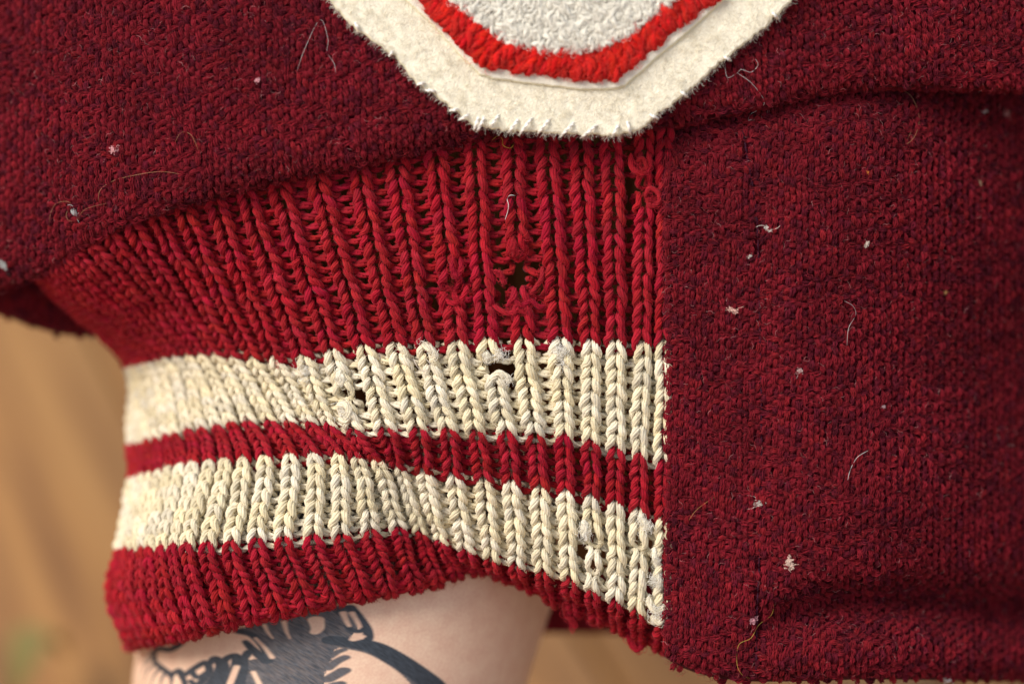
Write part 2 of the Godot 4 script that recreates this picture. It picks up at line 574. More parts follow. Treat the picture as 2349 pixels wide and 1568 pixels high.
# loose ends and loops round the moth holes: [stripe, points (x, y, height)...]
func broken_loops(stripes: Array) -> void:
	var list := [
		[0, 1160, 704, 4, 1176, 690, 10, 1196, 700, 12, 1216, 692, 12, 1236, 706, 10, 1250, 698, 4],
		[0, 1128, 622, 6, 1146, 628, 12, 1152, 644, 10, 1160, 652, 4],
		[0, 1246, 612, 4, 1240, 640, 10, 1228, 664, 8, 1214, 676, 4],
		[0, 1120, 690, 4, 1140, 706, 8, 1165, 718, 10, 1190, 712, 10, 1212, 722, 8],
		[0, 1040, 586, 12, 1036, 612, 16, 1046, 632, 14, 1058, 612, 14, 1056, 590, 12],
		[0, 1012, 680, 4, 1034, 694, 12, 1056, 690, 12, 1066, 672, 12, 1072, 656, 6],
		[0, 1448, 352, 12, 1450, 384, 18, 1470, 398, 20, 1488, 380, 18, 1486, 350, 14],
		[0, 1458, 372, 20, 1472, 366, 22, 1480, 384, 22, 1466, 396, 20, 1450, 388, 18],
		[0, 1478, 452, 14, 1490, 434, 20, 1510, 442, 20, 1512, 464, 18, 1494, 474, 16, 1480, 460, 14],
		[1, 770, 934, 14, 792, 926, 18, 802, 944, 18, 792, 964, 14, 776, 958, 14],
		[1, 1126, 872, 8, 1140, 858, 12, 1158, 862, 12, 1170, 878, 8],
		[1, 968, 786, 10, 988, 800, 16, 996, 818, 14, 986, 830, 8],
		[3, 1486, 1366, 8, 1496, 1392, 14, 1512, 1400, 14, 1526, 1384, 8],
		[3, 1494, 1410, 8, 1510, 1424, 14, 1522, 1412, 12, 1530, 1436, 6],
		[4, 1438, 1452, 10, 1446, 1478, 18, 1462, 1490, 20, 1474, 1474, 16, 1480, 1448, 8],
		[4, 1446, 1462, 18, 1456, 1482, 22, 1470, 1484, 20, 1466, 1462, 18],
		[4, 1290, 1380, 8, 1298, 1410, 12, 1312, 1420, 14, 1320, 1396, 10],
		[4, 1306, 1400, 8, 1316, 1424, 12, 1322, 1438, 10]]
	var hug_at := [[], []]
	var hug_col := [[], []]
	for e in list:
		var s: int = e[0]
		var pts := PackedVector3Array()
		var k := 1
		while k < e.size():
			var x: float = e[k] + rng.randf_range(-2, 2)
			var y: float = e[k + 1] + rng.randf_range(-2, 2)
			pts.append(pt(x, y, rib_depth(x, y) + e[k + 2]))
			k += 3
		var path := spline(pts, 5)
		var B := Buf.new()
		yarn(B, path, even(path.size(), rng.randf_range(5.8, 7.4) * (1.0 if s % 2 == 0 else 1.3) * U, 0.3, 0.3), yarn_colour(s) if s % 2 == 0 else Color(0.80, 0.72, 0.55), 6, 3, 0.5, 0.2)
		obj("loose_loop", B, M.rib, stripes[s])
		for q in 34:
			var w := rng.randi_range(0, path.size() - 2)
			var along := (path[w + 1] - path[w]).normalized()
			var a := rng.randf() * TAU
			var side := Vector3(cos(a), sin(a), rng.randf_range(0.2, 1.2)).normalized()
			side = (side - along * side.dot(along)).normalized()
			var close := q < 22
			hug_at[s % 2].append(frame(path[w] + side * (rng.randf_range(6.5, 9.0) * U), side, along + Vector3(cos(a * 3.0), sin(a * 3.0), 0.2) * (0.4 if close else 2.0), rng.randf_range(9.0, 22.0 if close else 32.0) * U))
			hug_col[s % 2].append(yarn_colour(0) * 1.25 if s % 2 == 0 else Color(0.95, 0.90, 0.78))
	# swollen ends of dropped stitches: stripe, from, to, thickness
	for e in [[1, 776, 846, 788, 884, 16], [1, 1110, 806, 1122, 828, 12], [1, 1272, 796, 1284, 822, 14], [1, 1296, 798, 1290, 816, 11], [3, 1338, 1194, 1343, 1228, 15], [3, 1466, 1178, 1486, 1216, 15], [3, 1500, 1256, 1508, 1300, 12], [3, 1506, 1310, 1516, 1350, 11], [0, 1174, 548, 1180, 584, 19], [0, 1460, 1462, 1456, 1480, 14], [0, 650, 812, 640, 838, 10]]:
		var s: int = e[0]
		var pts := PackedVector3Array()
		for k in 6:
			var x: float = lerpf(e[1], e[3], k / 5.0) + rng.randf_range(-2, 2)
			var y: float = lerpf(e[2], e[4], k / 5.0)
			pts.append(pt(x, y, rib_depth(x, y) + 12.0 * sin(k * 0.55 + 0.4)))
		var path := spline(pts, 3)
		var rad := PackedFloat32Array()
		for k in path.size():
			var t := k / float(path.size() - 1)
			rad.append(float(e[5]) * U * (0.45 + 0.55 * t) * sqrt(maxf(0.06, 1.0 - pow(t, 6.0))))
		var B := Buf.new()
		yarn(B, path, rad, yarn_colour(s) if s == 0 else Color(0.80, 0.74, 0.60), 6, 4, 0.7, 0.15)
		obj("loose_loop", B, M.rib, stripes[s])
		for q in 60:
			var w := rng.randi_range(2, path.size() - 2)
			var a := rng.randf() * TAU
			var side := Vector3(cos(a), sin(a), rng.randf_range(0.1, 1.6)).normalized()
			hug_at[s % 2].append(frame(path[w] + side * (rad[w] * rng.randf_range(0.85, 1.15)), side, Vector3(cos(a * 5.0), sin(a * 5.0), 0.1), rng.randf_range(9.0, 24.0) * U))
			hug_col[s % 2].append(yarn_colour(0) * 1.25 if s == 0 else Color(0.95, 0.91, 0.80))
	scatter("fluff", fibre(29, 1.1, 0.15, 0.022), M.fluff, hug_at[0], hug_col[0], stripes[0])
	scatter("fluff", fibre(29, 1.1, 0.15, 0.024), M.white_fluff, hug_at[1], hug_col[1], stripes[1])
	# wisps of fluff where the yarn is worn through
	var spots := [[1, 786, 950, 24, 80], [1, 1286, 802, 28, 110], [1, 1292, 830, 24, 70], [1, 1146, 812, 22, 100], [1, 700, 850, 44, 190], [1, 1165, 870, 18, 60], [3, 1343, 1228, 22, 60], [3, 1480, 1212, 26, 80], [3, 1506, 1400, 24, 130], [3, 1500, 1330, 22, 90], [0, 1188, 580, 26, 80], [0, 1474, 384, 24, 80], [0, 1496, 456, 22, 80], [0, 1030, 660, 40, 80], [4, 1460, 1474, 24, 110], [4, 1310, 1412, 26, 70], [0, 1190, 700, 46, 100]]
	for f in spots:
		var at := []
		var col := []
		var w := rib_find(float(f[1]), float(f[2]))
		var base := rib_place(w.x, w.y)
		var up := rib.nrm((w.x + 1) * 4, (w.y + 2) * 4)
		for k in int(f[4] * (0.7 if f[0] % 2 == 1 else 0.8)):
			var a := rng.randf() * TAU
			var rr: float = f[3] * 0.75 * rng.randf()
			var p := pt(f[1] + cos(a) * rr, f[2] + sin(a) * rr, base.z + rng.randf_range(8, 22))
			var b := rng.randf() * TAU
			at.append(frame(p, (up + Vector3(cos(a), sin(a), 0) * rng.randf_range(0, 1.5)).normalized(), Vector3(cos(b), sin(b), rng.randf_range(-0.5, 0.5)), rng.randf_range(9, 26) * U))
			col.append(Color(1.0, 0.97, 0.90) if f[0] % 2 == 1 else yarn_colour(0) * 1.2)
		scatter("fluff", fibre(23, 1.3, 0.2, 0.02 if f[0] % 2 == 1 else 0.014), M.white_fluff if f[0] % 2 == 1 else M.fluff, at, col, stripes[f[0]])

# ------------------------------------------------------------------ wool cloth
func wool_colour() -> Color:
	var h := rng.randf()
	var f := rng.randf_range(0.88, 1.12)
	if h < 0.010:
		return Color(0.085 * f, 0.007 * f, 0.016 * f)
	if h < 0.22:
		return Color(0.130 * f, 0.009 * f, 0.021 * f)
	if h < 0.34:
		return Color(0.245 * f, 0.013 * f, 0.020 * f)
	return Color(0.215 * f, 0.011 * f, 0.021 * f)

func fibre_colour() -> Color:
	var h := rng.randf()
	var f := rng.randf_range(0.6, 1.5)
	if h < 0.03:
		return Color(0.45 * f, 0.20 * f, 0.20 * f)
	if h < 0.3:
		return Color(0.40 * f, 0.032 * f, 0.045 * f)
	if h < 0.40:
		return Color(0.085 * f, 0.012 * f, 0.026 * f)
	return Color(0.17 * f, 0.010 * f, 0.021 * f)

# tufts and fibres over cloth; at(x, y) gives depth, inside(x, y) says where; lean turns the weave
func weave(parent: Node3D, x0: float, x1: float, y0: Callable, y1: Callable, depth: Callable, lean: float, dx := 13.5, dy := 18.0) -> void:
	var wheres := [[], [], [], []]
	var tints := [[], [], [], []]
	var fw := [[], [], []]
	var ft := [[], [], []]
	var x := x0
	var col := 0
	while x < x1:
		var top: float = y0.call(x)
		var end: float = y1.call(x)
		var y := top + (dy * 0.5 if col % 2 else 0.0)
		var row := 0
		while y < end:
			var px := x + rng.randf_range(-2.0, 2.0)
			var py := y + rng.randf_range(-2.4, 2.4)
			var z: float = depth.call(px, py)
			if absf(px - curve(SEAM, py)) < 3.0 and py > 285.0 and px > 1600.0:
				y += dy
				continue
			var p := pt(px, py, z)
			var ex := pt(px + 4, py, depth.call(px + 4, py)) - p
			var ey := pt(px, py - 4, depth.call(px, py - 4)) - p
			var up := ex.cross(ey).normalized()
			var a := lean + rng.randf_range(-0.24, 0.24) + 0.25 * noise.get_noise_2d(px * 0.8, py * 0.8 + 500.0)
			var cross := rng.randf() < 0.14 or ((row + col) % 2 == 0 and noise.get_noise_2d(px * 0.25 + 40.0, py * 0.25) > 0.02)
			if cross:
				a += PI * 0.5
			var along := ex.normalized() * cos(a) + ey.normalized() * sin(a)
			var v := rng.randi() % 4
			var fuzzy := noise.get_noise_2d(px * 0.6, py * 0.6)
			wheres[v].append(frame(p + up * ((rng.randf_range(-1.5, 1.5) - (2.0 if cross else 0.0)) * U), up, along, rng.randf_range(21.0, 30.0) * U, rng.randf_range(1.0, 1.4)))
			var c := wool_colour()
			tints[v].append(c * (1.0 + 0.3 * fuzzy + 0.3 * noise.get_noise_2d(px * 0.16, py * 0.16 + 2000.0)))
			for k in 8:
				var b := rng.randf() * TAU
				var dir := along.rotated(up, rng.randfn() * 0.6) if k < 7 else ex.normalized() * cos(b * 2.3) + ey.normalized() * sin(b * 2.3)
				var q := p + ex * rng.randf_range(-3, 3) + ey * rng.randf_range(-3, 3) + up * (rng.randf_range(3.0, 8.5) * U)
				var w: int = k % 3
				fw[w].append(frame(q, (up + (ex.normalized() * cos(b) + ey.normalized() * sin(b)) * rng.randf_range(0.0, 0.9)).normalized(), dir, rng.randf_range(9.0, 24.0) * U))
				ft[w].append(fibre_colour())
			y += dy
			row += 1
		x += dx
		col += 1
	for v in 4:
		scatter("weave", M.tufts[v], M.wool, wheres[v], tints[v], parent)
	for w in 3:
		scatter("nap", M.fibres[w], M.fluff, fw[w], ft[w], parent)

func make_front(jacket: Node3D) -> void:
	var S := Sheet.new()
	S.nu = 190
	S.nv = 80
	for j in S.nv:
		for k in S.nu:
			var x := lerpf(-80.0, 2430.0, (k - 20) / 159.0) if k >= 20 else lerpf(-700.0, -80.0, k / 20.0)
			var e := curve(HEM_FOLD, x)
			if j < 10:      # the cloth rolls under and back
				var q := 1.0 - j / 10.0
				S.p.append(pt(x, e - 26.0 * q * q * 2.0, front_depth(x, 0.0) - 95.0 * sin(q * PI * 0.5)))
			else:
				var s := (j - 10) / 63.0
				var t := pow(s, 1.5) * (e + 90.0)
				if j > 73:      # on up and over to the back, above the picture
					t = e + 90.0 + (j - 73) * 100.0
				S.p.append(pt(x, e - t, front_depth(x, t) - 2.0 - (0.0 if j < 74 else 26.0 * pow(j - 73.0, 2.0))))
	S.normals()
	var B := Buf.new()
	lay(B, S, func(k, j): return Color(0.05, 0.004, 0.008) * (1.0 + 0.5 * noise.get_noise_2d(k * 9.0, j * 9.0)))
	var o := obj("front_panel", B, M.wool, jacket)
	o.set_meta("label", "maroon wool body rolled over the top of the ribbing")
	weave(o, -70.0, 2420.0, func(_x): return -70.0, func(x): return curve(HEM_FOLD, x) - 1.0, func(x, y): return front_depth(x, maxf(curve(HEM_FOLD, x) - y, 0.0)), 1.75)
	# below the roll the nap goes on round the edge
	var at := [[], []]
	var col := [[], []]
	for k in 900:
		var x := rng.randf_range(-70, 2420)
		var a := rng.randf() * TAU
		var e := curve(HEM_FOLD, x)
		var v := k % 2
		var up := Vector3(0, -0.8, 0.6)
		at[v].append(frame(pt(x, e - rng.randf_range(-3, 8), front_depth(x, 0.0) - rng.randf_range(0, 40)), up, Vector3(cos(a), sin(a) * 0.4, sin(a)), rng.randf_range(16, 26) * U))
		col[v].append(wool_colour())
	for v in 2:
		scatter("weave", M.tufts[v], M.wool, at[v], col[v], o)

func make_side(jacket: Node3D) -> void:
	var S := Sheet.new()
	S.nu = 130
	S.nv = 130
	for j in S.nv:
		for k in S.nu:
			var a := k / float(S.nu - 1)
			var x := lerpf(1524.0, 2430.0, a * a * 0.35 + a * 0.65)
			var top := curve(HEM_FOLD, x) - 12.0
			var end := curve(SIDE_END, x)
			if j < S.nv - 10:
				var s := j / float(S.nv - 11)
				var y := lerpf(top, end, 1.0 - pow(1.0 - s, 1.25))
				S.p.append(pt(x, y, side_depth(x, y) - 2.0))
			else:
				var q := (j - (S.nv - 11)) / 10.0
				S.p.append(pt(x, end - 60.0 * q * q, side_depth(x, end) - 110.0 * sin(q * PI * 0.5)))
	S.normals(-1.0)
	var B := Buf.new()
	lay(B, S, func(k, j): return Color(0.05, 0.004, 0.008) * (1.0 + 0.5 * noise.get_noise_2d(k * 9.0, j * 9.0)))
	var o := obj("side_panel", B, M.wool, jacket)
	o.set_meta("label", "plain maroon wool panel that closes the waistband on the right")
	weave(o, 1534.0, 2420.0, func(x): return curve(HEM_FOLD, x) + 2.0, func(x): return curve(SIDE_END, x) + 1.0, func(x, y): return side_depth(x, y), 1.45)
	# turned-in left edge beside the ribbing
	var E := Buf.new()
	var edge := Sheet.new()
	edge.nu = 5
	edge.nv = 60
	for j in edge.nv:
		for k in edge.nu:
			var y := lerpf(curve(HEM_FOLD, 1524.0) - 5.0, curve(SIDE_END, 1524.0), j / 59.0)
			edge.p.append(pt(1524.0 + k * 0.7, y, side_depth(1524.0, y) - 2.0 - k * 12.0))
	edge.normals()
	lay(E, edge, func(_k, _j): return Color(0.05, 0.005, 0.01))
	obj("turned_edge", E, M.wool, o)
	# wool standing over the join with the ribbing
	var ja := []
	var jc := []
	for k in 190:
		var yy := lerpf(305.0, 1480.0, rng.randf())
		var a := rng.randf_range(-0.9, 0.9) + PI * 0.5
		var xx := 1527.0 + rng.randf_range(-3.0, 7.0) + 3.0 * noise.get_noise_2d(yy * 0.9, 77.0)
		ja.append(frame(pt(xx, yy, side_depth(1530.0, yy) + rng.randf_range(-10.0, 0.0)), Vector3(-0.6, 0.0, 0.8), Vector3(cos(a), sin(a), cos(a) * 0.75), rng.randf_range(20.0, 31.0) * U))
		jc.append(wool_colour())
	scatter("weave", M.tufts[1], M.wool, ja, jc, o)
	# the stitched seam
	var T := Buf.new()
	var y := 300.0
	while y < 1540.0:
		var l := rng.randf_range(22.0, 27.0)
		var pts := PackedVector3Array()
		for k in 5:
			var yy := y + l * k / 4.0
			var xx := curve(SEAM, yy) + rng.randf_range(-0.8, 0.8)
			pts.append(pt(xx, yy, side_depth(xx, yy) + [0.0, 6.0, 7.5, 6.0, 0.0][k]))
		var path := spline(pts, 2)
		yarn(T, path, even(path.size(), 2.1 * U, 0.6, 0.6), Color(0.045, 0.008, 0.022), 2, 4, 0.8, 0.3)
		y += l + 3.0
	obj("seam_thread", T, M.rib, o)

func make_back(jacket: Node3D) -> void:
	# the wool of the far side, seen in shade at the left under the roll
	var S := Sheet.new()
	S.nu = 50
	S.nv = 40
	for j in S.nv:
		for k in S.nu:
			var x := lerpf(-120.0, 420.0, k / 49.0)
			var e := curve([-120, 715, 0, 722, 60, 745, 130, 764, 200, 771, 420, 772], x)
			var q := j / 39.0
			var a := lerpf(-0.5, 1.5, q) * PI * 0.5
			S.p.append(pt(x, e - 130.0 * (1.0 - cos(a)) - (140.0 * maxf(q - 0.75, 0.0)), -560.0 + 110.0 * sin(a)))
	S.normals()
	var B := Buf.new()
	lay(B, S, func(k, j): return Color(0.07, 0.007, 0.013) * (1.0 + 0.6 * noise.get_noise_2d(k * 14.0, j * 14.0)))
	var o := obj("back_panel", B, M.wool, jacket)
	o.set_meta("label", "shaded maroon wool of the far side of the jacket")
	weave(o, -100.0, 400.0, func(_x): return 610.0, func(x): return curve([-120, 715, 0, 722, 60, 745, 130, 764, 200, 771, 420, 772], x), func(x, y):
		var e := curve([-120, 715, 0, 722, 60, 745, 130, 764, 200, 771, 420, 772], x)
		var c := clampf(1.0 - (e - y) / 130.0, 0.0, 1.0)
		return -560.0 + 110.0 * sqrt(1.0 - c * c), 1.6)
	# the far half of the waistband, inside of which the hand goes
	var W := Sheet.new()
	W.nu = 240
	W.nv = 40
	for j in W.nv:
		for k in W.nu:
			var a := k / 239.0
			var x := lerpf(360.0, 2430.0, a)
			var y := lerpf(-700.0, 1452.0 + 30.0 * smoothstep(1400.0, 2200.0, x), 1.0 - pow(1.0 - j / 39.0, 1.5))
			var z := -620.0 - 330.0 * sin(clampf(a * 1.15, 0.0, 1.0) * PI * 0.5) + 12.0 * sin(a * 240.0) * (1.0 if x < 1550.0 else 0.0)
			W.p.append(pt(x, y, z))
	W.normals(-1.0)
	var D := Buf.new()
	lay(D, W, func(_k, j):
		return Color(0.16, 0.010, 0.018) if j > 32 else Color(0.20, 0.10, 0.04))
	obj("back_waistband", D, M.rib, jacket)

# ------------------------------------------------------------------ the felt and chenille patch
const FELT := [700, -70, 755, 0, 800, 56, 850, 92, 905, 132, 950, 186, 1005, 226, 1060, 266, 1086, 288, 1180, 302, 1300, 307, 1410, 312, 1468, 300, 1512, 260, 1562, 224, 1650, 146, 1715, 96, 1780, 40, 1818, 0, 1880, -70]
const FELT_TOP := [870, -70, 928, 0, 1000, 66, 1050, 124, 1100, 172, 1130, 182, 1200, 191, 1330, 207, 1408, 206, 1436, 196, 1500, 140, 1600, 56, 1662, 0, 1725, -70]
const TRIM := [900, -70, 958, 0, 1020, 72, 1070, 124, 1108, 154, 1200, 166, 1340, 185, 1408, 182, 1478, 130, 1560, 60, 1645, 0, 1710, -70]
const PILE := [975, -70, 1030, 0, 1098, 54, 1160, 93, 1250, 120, 1310, 122, 1370, 112, 1430, 88, 1518, 20, 1545, -6, 1600, -70]

func outline(pts: Array, step: float, rough: float) -> PackedVector2Array:
	var out := PackedVector2Array()
	var n := pts.size() / 2
	for k in n:
		var a := Vector2(pts[2 * k], pts[2 * k + 1])
		var b := Vector2(pts[(2 * k + 2) % (2 * n)], pts[(2 * k + 3) % (2 * n)])
		var m := maxi(1, int((b - a).length() / step))
		if k == n - 1:
			m = maxi(1, m / 6)
		for s in m:
			var p := a.lerp(b, s / float(m))
			out.append(p + (Vector2(noise.get_noise_2d(p.x * 3, p.y * 3), noise.get_noise_2d(p.y * 3 + 900, p.x * 3)) * rough * 2.0 + Vector2(rng.randf_range(-1, 1), rng.randf_range(-1, 1)) * rough * 0.5 if k < n - 1 else Vector2()))
	return out

func patch_depth(x: float, y: float) -> float:
	return 82.0 + 6.0 * sin((y + 70.0) / 380.0 * PI) - 6.0 * pow((x - 1290.0) / 560.0, 2.0) + 2.5 * noise.get_noise_2d(x * 0.5, y * 0.5)

# felt cut to an outline, from depth lo to hi over the patch, with a soft top edge
func felt(pts: PackedVector2Array, lo: float, hi: float, col: Color) -> Buf:
	var B := Buf.new()
	var n := pts.size()
	var inner := PackedVector2Array()
	for k in n:
		var d := (pts[(k + 1) % n] - pts[(k - 1 + n) % n]).normalized()
		inner.append(pts[k] + Vector2(d.y, -d.x) * 5.0)
	if absf(area(inner)) > absf(area(pts)):
		for k in n:
			inner[k] = pts[k] * 2.0 - inner[k]
	# a grid of points inside keeps the top curved
	var all := inner.duplicate()
	var x0 := 1e9
	var x1 := -1e9
	var y0 := 1e9
	var y1 := -1e9
	for p in inner:
		x0 = minf(x0, p.x); x1 = maxf(x1, p.x); y0 = minf(y0, p.y); y1 = maxf(y1, p.y)
	var y := y0 + 9.0
	while y < y1:
		var x := x0 + 9.0
		while x < x1:
			var p := Vector2(x + rng.randf_range(-4, 4), y + rng.randf_range(-4, 4))
			if Geometry2D.is_point_in_polygon(p, inner):
				all.append(p)
			x += 18.0
		y += 18.0
	var tri := Geometry2D.triangulate_delaunay(all)
	for p in all:
		B.v.append(pt(p.x, p.y, patch_depth(p.x, p.y) + hi + 2.2 * noise.get_noise_2d(p.x * 2.2, p.y * 2.2)))
		B.n.append(Vector3(noise.get_noise_2d(p.x * 2, p.y * 2) * 0.3, noise.get_noise_2d(p.y * 2, p.x * 2) * 0.3, 1).normalized())
		B.c.append(col * (1.0 + 0.10 * noise.get_noise_2d(p.x * 1.4 + 300, p.y * 1.4)))
		B.t.append(p / 140.0)
	for k in tri.size() / 3:
		var c := (all[tri[3 * k]] + all[tri[3 * k + 1]] + all[tri[3 * k + 2]]) / 3.0
		if Geometry2D.is_point_in_polygon(c, inner):
			var cw := (all[tri[3 * k + 1]] - all[tri[3 * k]]).cross(all[tri[3 * k + 2]] - all[tri[3 * k]]) > 0.0
			B.i.append(tri[3 * k])
			B.i.append(tri[3 * k + (1 if cw else 2)])
			B.i.append(tri[3 * k + (2 if cw else 1)])
	var base := B.v.size()
	for ring in 3:
		for k in n:
			var d := pts[k] - inner[k]
			var q := inner[k] if ring == 0 else pts[k]
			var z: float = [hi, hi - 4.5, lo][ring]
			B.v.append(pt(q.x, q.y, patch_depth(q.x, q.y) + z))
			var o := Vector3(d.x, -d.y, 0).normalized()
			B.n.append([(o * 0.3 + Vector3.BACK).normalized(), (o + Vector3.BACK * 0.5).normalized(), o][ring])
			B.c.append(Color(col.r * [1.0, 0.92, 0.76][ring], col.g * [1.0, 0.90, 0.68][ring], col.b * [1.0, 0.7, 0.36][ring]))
			B.t.append(q / 140.0)
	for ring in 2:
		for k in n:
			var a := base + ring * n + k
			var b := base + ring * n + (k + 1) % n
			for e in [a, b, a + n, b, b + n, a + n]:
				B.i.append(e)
	return B

func area(p: PackedVector2Array) -> float:
	var s := 0.0
	for k in p.size():
		s += p[k].cross(p[(k + 1) % p.size()])
	return s * 0.5

func fur(called: String, poly: PackedVector2Array, hole: PackedVector2Array, height: float, many: int, long0: float, long1: float, col: Color, parent: Node3D, mesh: Mesh) -> void:
	var at := []
	var tint := []
	var tries := 0
	while at.size() < many and tries < many * 8:
		tries += 1
		var p := Vector2(rng.randf_range(690, 1890), rng.randf_range(-60, 320))
		if not Geometry2D.is_point_in_polygon(p, poly) or (hole.size() > 0 and Geometry2D.is_point_in_polygon(p, hole)):
			continue
		var a := rng.randf() * TAU
		var up := Vector3(rng.randf_range(-0.6, 0.6), rng.randf_range(-0.6, 0.6), 1).normalized()
		at.append(frame(pt(p.x, p.y, patch_depth(p.x, p.y) + height + rng.randf_range(-1, 3)), up, Vector3(cos(a), sin(a), 0), rng.randf_range(long0, long1) * U))
		tint.append(col * rng.randf_range(0.85, 1.1))
	scatter(called, mesh, M.fluff, at, tint, parent)

func make_patch(jacket: Node3D) -> void:
	var felt_col := Color(0.86, 0.80, 0.65)
	var out := outline(FELT, 7.0, 3.0)
	var o := obj("patch", felt(out, -8.0, 16.0, felt_col), M.felt, jacket)
	o.set_meta("label", "cream felt patch with a red and white chenille letter edge, sewn on by hand")
	var mid := outline(FELT_TOP, 9.0, 1.0)
	obj("felt_layer", felt(mid, 10.0, 25.0, Color(0.88, 0.83, 0.69)), M.felt, o)
	fur("felt_nap", out, PackedVector2Array(), 17.0, 7000, 10, 26, Color(0.88, 0.82, 0.67), o, M.fibres[0])
	var none := PackedVector2Array()
	# the ragged cut edge
	var at := []
	var tint := []
	for k in out.size():
		for s in 7:
			var a := out[k].lerp(out[(k + 1) % out.size()], rng.randf())
			var d := (out[(k + 1) % out.size()] - out[k]).normalized()
			var o2 := Vector2(-d.y, d.x)
			if a.y < -20:
				continue
			if Geometry2D.is_point_in_polygon(a + o2 * 6.0, out):
				o2 = -o2
			var dir := Vector3(o2.x, -o2.y, 0) + Vector3(rng.randf_range(-1, 1), rng.randf_range(-1, 1), rng.randf_range(-0.6, 0.6))
			at.append(frame(pt(a.x + o2.x * 2, a.y + o2.y * 2, patch_depth(a.x, a.y) + rng.randf_range(-4, 15)), Vector3(rng.randf_range(-0.4, 0.4), rng.randf_range(-0.4, 0.4), 1).normalized(), dir, rng.randf_range(8, 24) * U))
			tint.append(Color(0.85, 0.8, 0.7) * rng.randf_range(0.85, 1.1))
	scatter("ragged_edge", M.fibres[1], M.fluff, at, tint, o)
	# chenille
	var trim := outline(TRIM, 9.0, 1.5)
	var pile := outline(PILE, 9.0, 2.0)
	var red := Color(0.66, 0.012, 0.010)
	var white := Color(0.90, 0.865, 0.77)
	var tb := obj("red_trim", felt(trim, 22.0, 31.0, Color(0.42, 0.008, 0.008)), M.felt, o)
	tb.set_meta("label", "bright red chenille border of looped yarn")
	var pb := obj("white_pile", felt(pile, 24.0, 34.0, Color(0.88, 0.84, 0.74)), M.felt, o)
	pb.set_meta("label", "dense white chenille pile")
	var loops := [[], [], []]
	var cols := [[], [], []]
	var n := 0
	var tries := 0
	while n < 620 and tries < 20000:
		tries += 1
		var p := Vector2(rng.randf_range(890, 1720), rng.randf_range(-60, 190))
		if not Geometry2D.is_point_in_polygon(p, trim) or Geometry2D.is_point_in_polygon(p, pile):
			continue
		var side := 1.0 if p.x > 1290 else -1.0
		var a := (PI * 0.5 + side * 0.55 if p.y < 130 else PI * 0.5 + side * 0.2) + rng.randf_range(-0.5, 0.5) - 0.35
		var l := rng.randf_range(26, 42)
		if not Geometry2D.is_point_in_polygon(p + Vector2(cos(a), -sin(a)) * l * 0.42, trim) or not Geometry2D.is_point_in_polygon(p - Vector2(cos(a), -sin(a)) * l * 0.42, trim):
			continue
		n += 1
		var v := n % 3
		loops[v].append(frame(pt(p.x, p.y, patch_depth(p.x, p.y) + 30.0 + rng.randf_range(-5, 3)), Vector3(rng.randf_range(-0.3, 0.3), rng.randf_range(-0.3, 0.3), 1).normalized(), Vector3(cos(a), sin(a), 0), l * U, 0.8))
		cols[v].append(Color(red.r, red.g * rng.randf_range(0.6, 1.8), red.b * rng.randf_range(0.6, 1.6)) * rng.randf_range(0.75, 1.12))
	for v in 3:
		scatter("loop", M.loops[v], M.rib, loops[v], cols[v], tb)
	fur("fuzz", trim, pile, 38.0, 2200, 12, 34, Color(0.7, 0.05, 0.04), tb, M.fibres[2])
	loops = [[], [], []]
	cols = [[], [], []]
	n = 0
	tries = 0
	while n < 2000 and tries < 30000:
		tries += 1
		var p := Vector2(rng.randf_range(960, 1620), rng.randf_range(-60, 128))
		if not Geometry2D.is_point_in_polygon(p, pile):
			continue
		n += 1
		var a := rng.randf() * TAU
		var v := n % 3
		loops[v].append(frame(pt(p.x, p.y, patch_depth(p.x, p.y) + 34.0 + rng.randf_range(-4, 5)), Vector3(rng.randf_range(-0.5, 0.5), rng.randf_range(-0.5, 0.5), 1).normalized(), Vector3(cos(a), sin(a), 0), rng.randf_range(16, 27) * U, 1.0))
		cols[v].append(white * rng.randf_range(0.85, 1.1))
	for v in 3:
		scatter("loop", M.loops[v], M.rib, loops[v], cols[v], pb)
	fur("fuzz", pile, none, 46.0, 3200, 12, 30, Color(0.95, 0.91, 0.82), pb, M.fibres[2])
	# whip stitches over the edge
	var st := [[1098, 268, 1086, 300], [1112, 268, 1092, 304], [1145, 262, 1122, 294], [1190, 272, 1165, 306], [1222, 268, 1188, 312], [1262, 272, 1232, 308], [1318, 280, 1282, 316], [1372, 284, 1330, 318], [1420, 284, 1402, 316], [1438, 276, 1446, 310],
		[1076, 262, 1052, 276], [1052, 250, 1030, 254], [1000, 210, 972, 206], [975, 190, 955, 194], [900, 118, 892, 130], [815, 52, 822, 70], [1490, 262, 1510, 274], [1560, 208, 1576, 224], [1660, 130, 1676, 140], [1770, 28, 1784, 44]]
	for e in st:
		var pts := PackedVector3Array()
		var a := Vector2(e[0], e[1])
		var b := Vector2(e[2], e[3])
		for k in 5:
			var t := k / 4.0
			var p := a.lerp(b, t)
			pts.append(pt(p.x, p.y, patch_depth(p.x, p.y) + [12.0, 23.0, 25.0, 20.0, 2.0][k]))
		var path := spline(pts, 3)
		var B := Buf.new()
		yarn(B, path, even(path.size(), 3.6 * U, 0.7, 0.3), Color(0.92, 0.88, 0.82), 2, 5, 0.9, 0.15)
		obj("whip_stitch", B, M.rib, o)

# ------------------------------------------------------------------ the forearm
func arm_x(v: float) -> Vector3:      # centre x, half width, centre depth at height v (measured y)
	var t := (v - 1400.0) / 168.0
	return Vector3(lerpf(787.0, 757.0, t), lerpf(478.0, 456.0, t), -545.0)

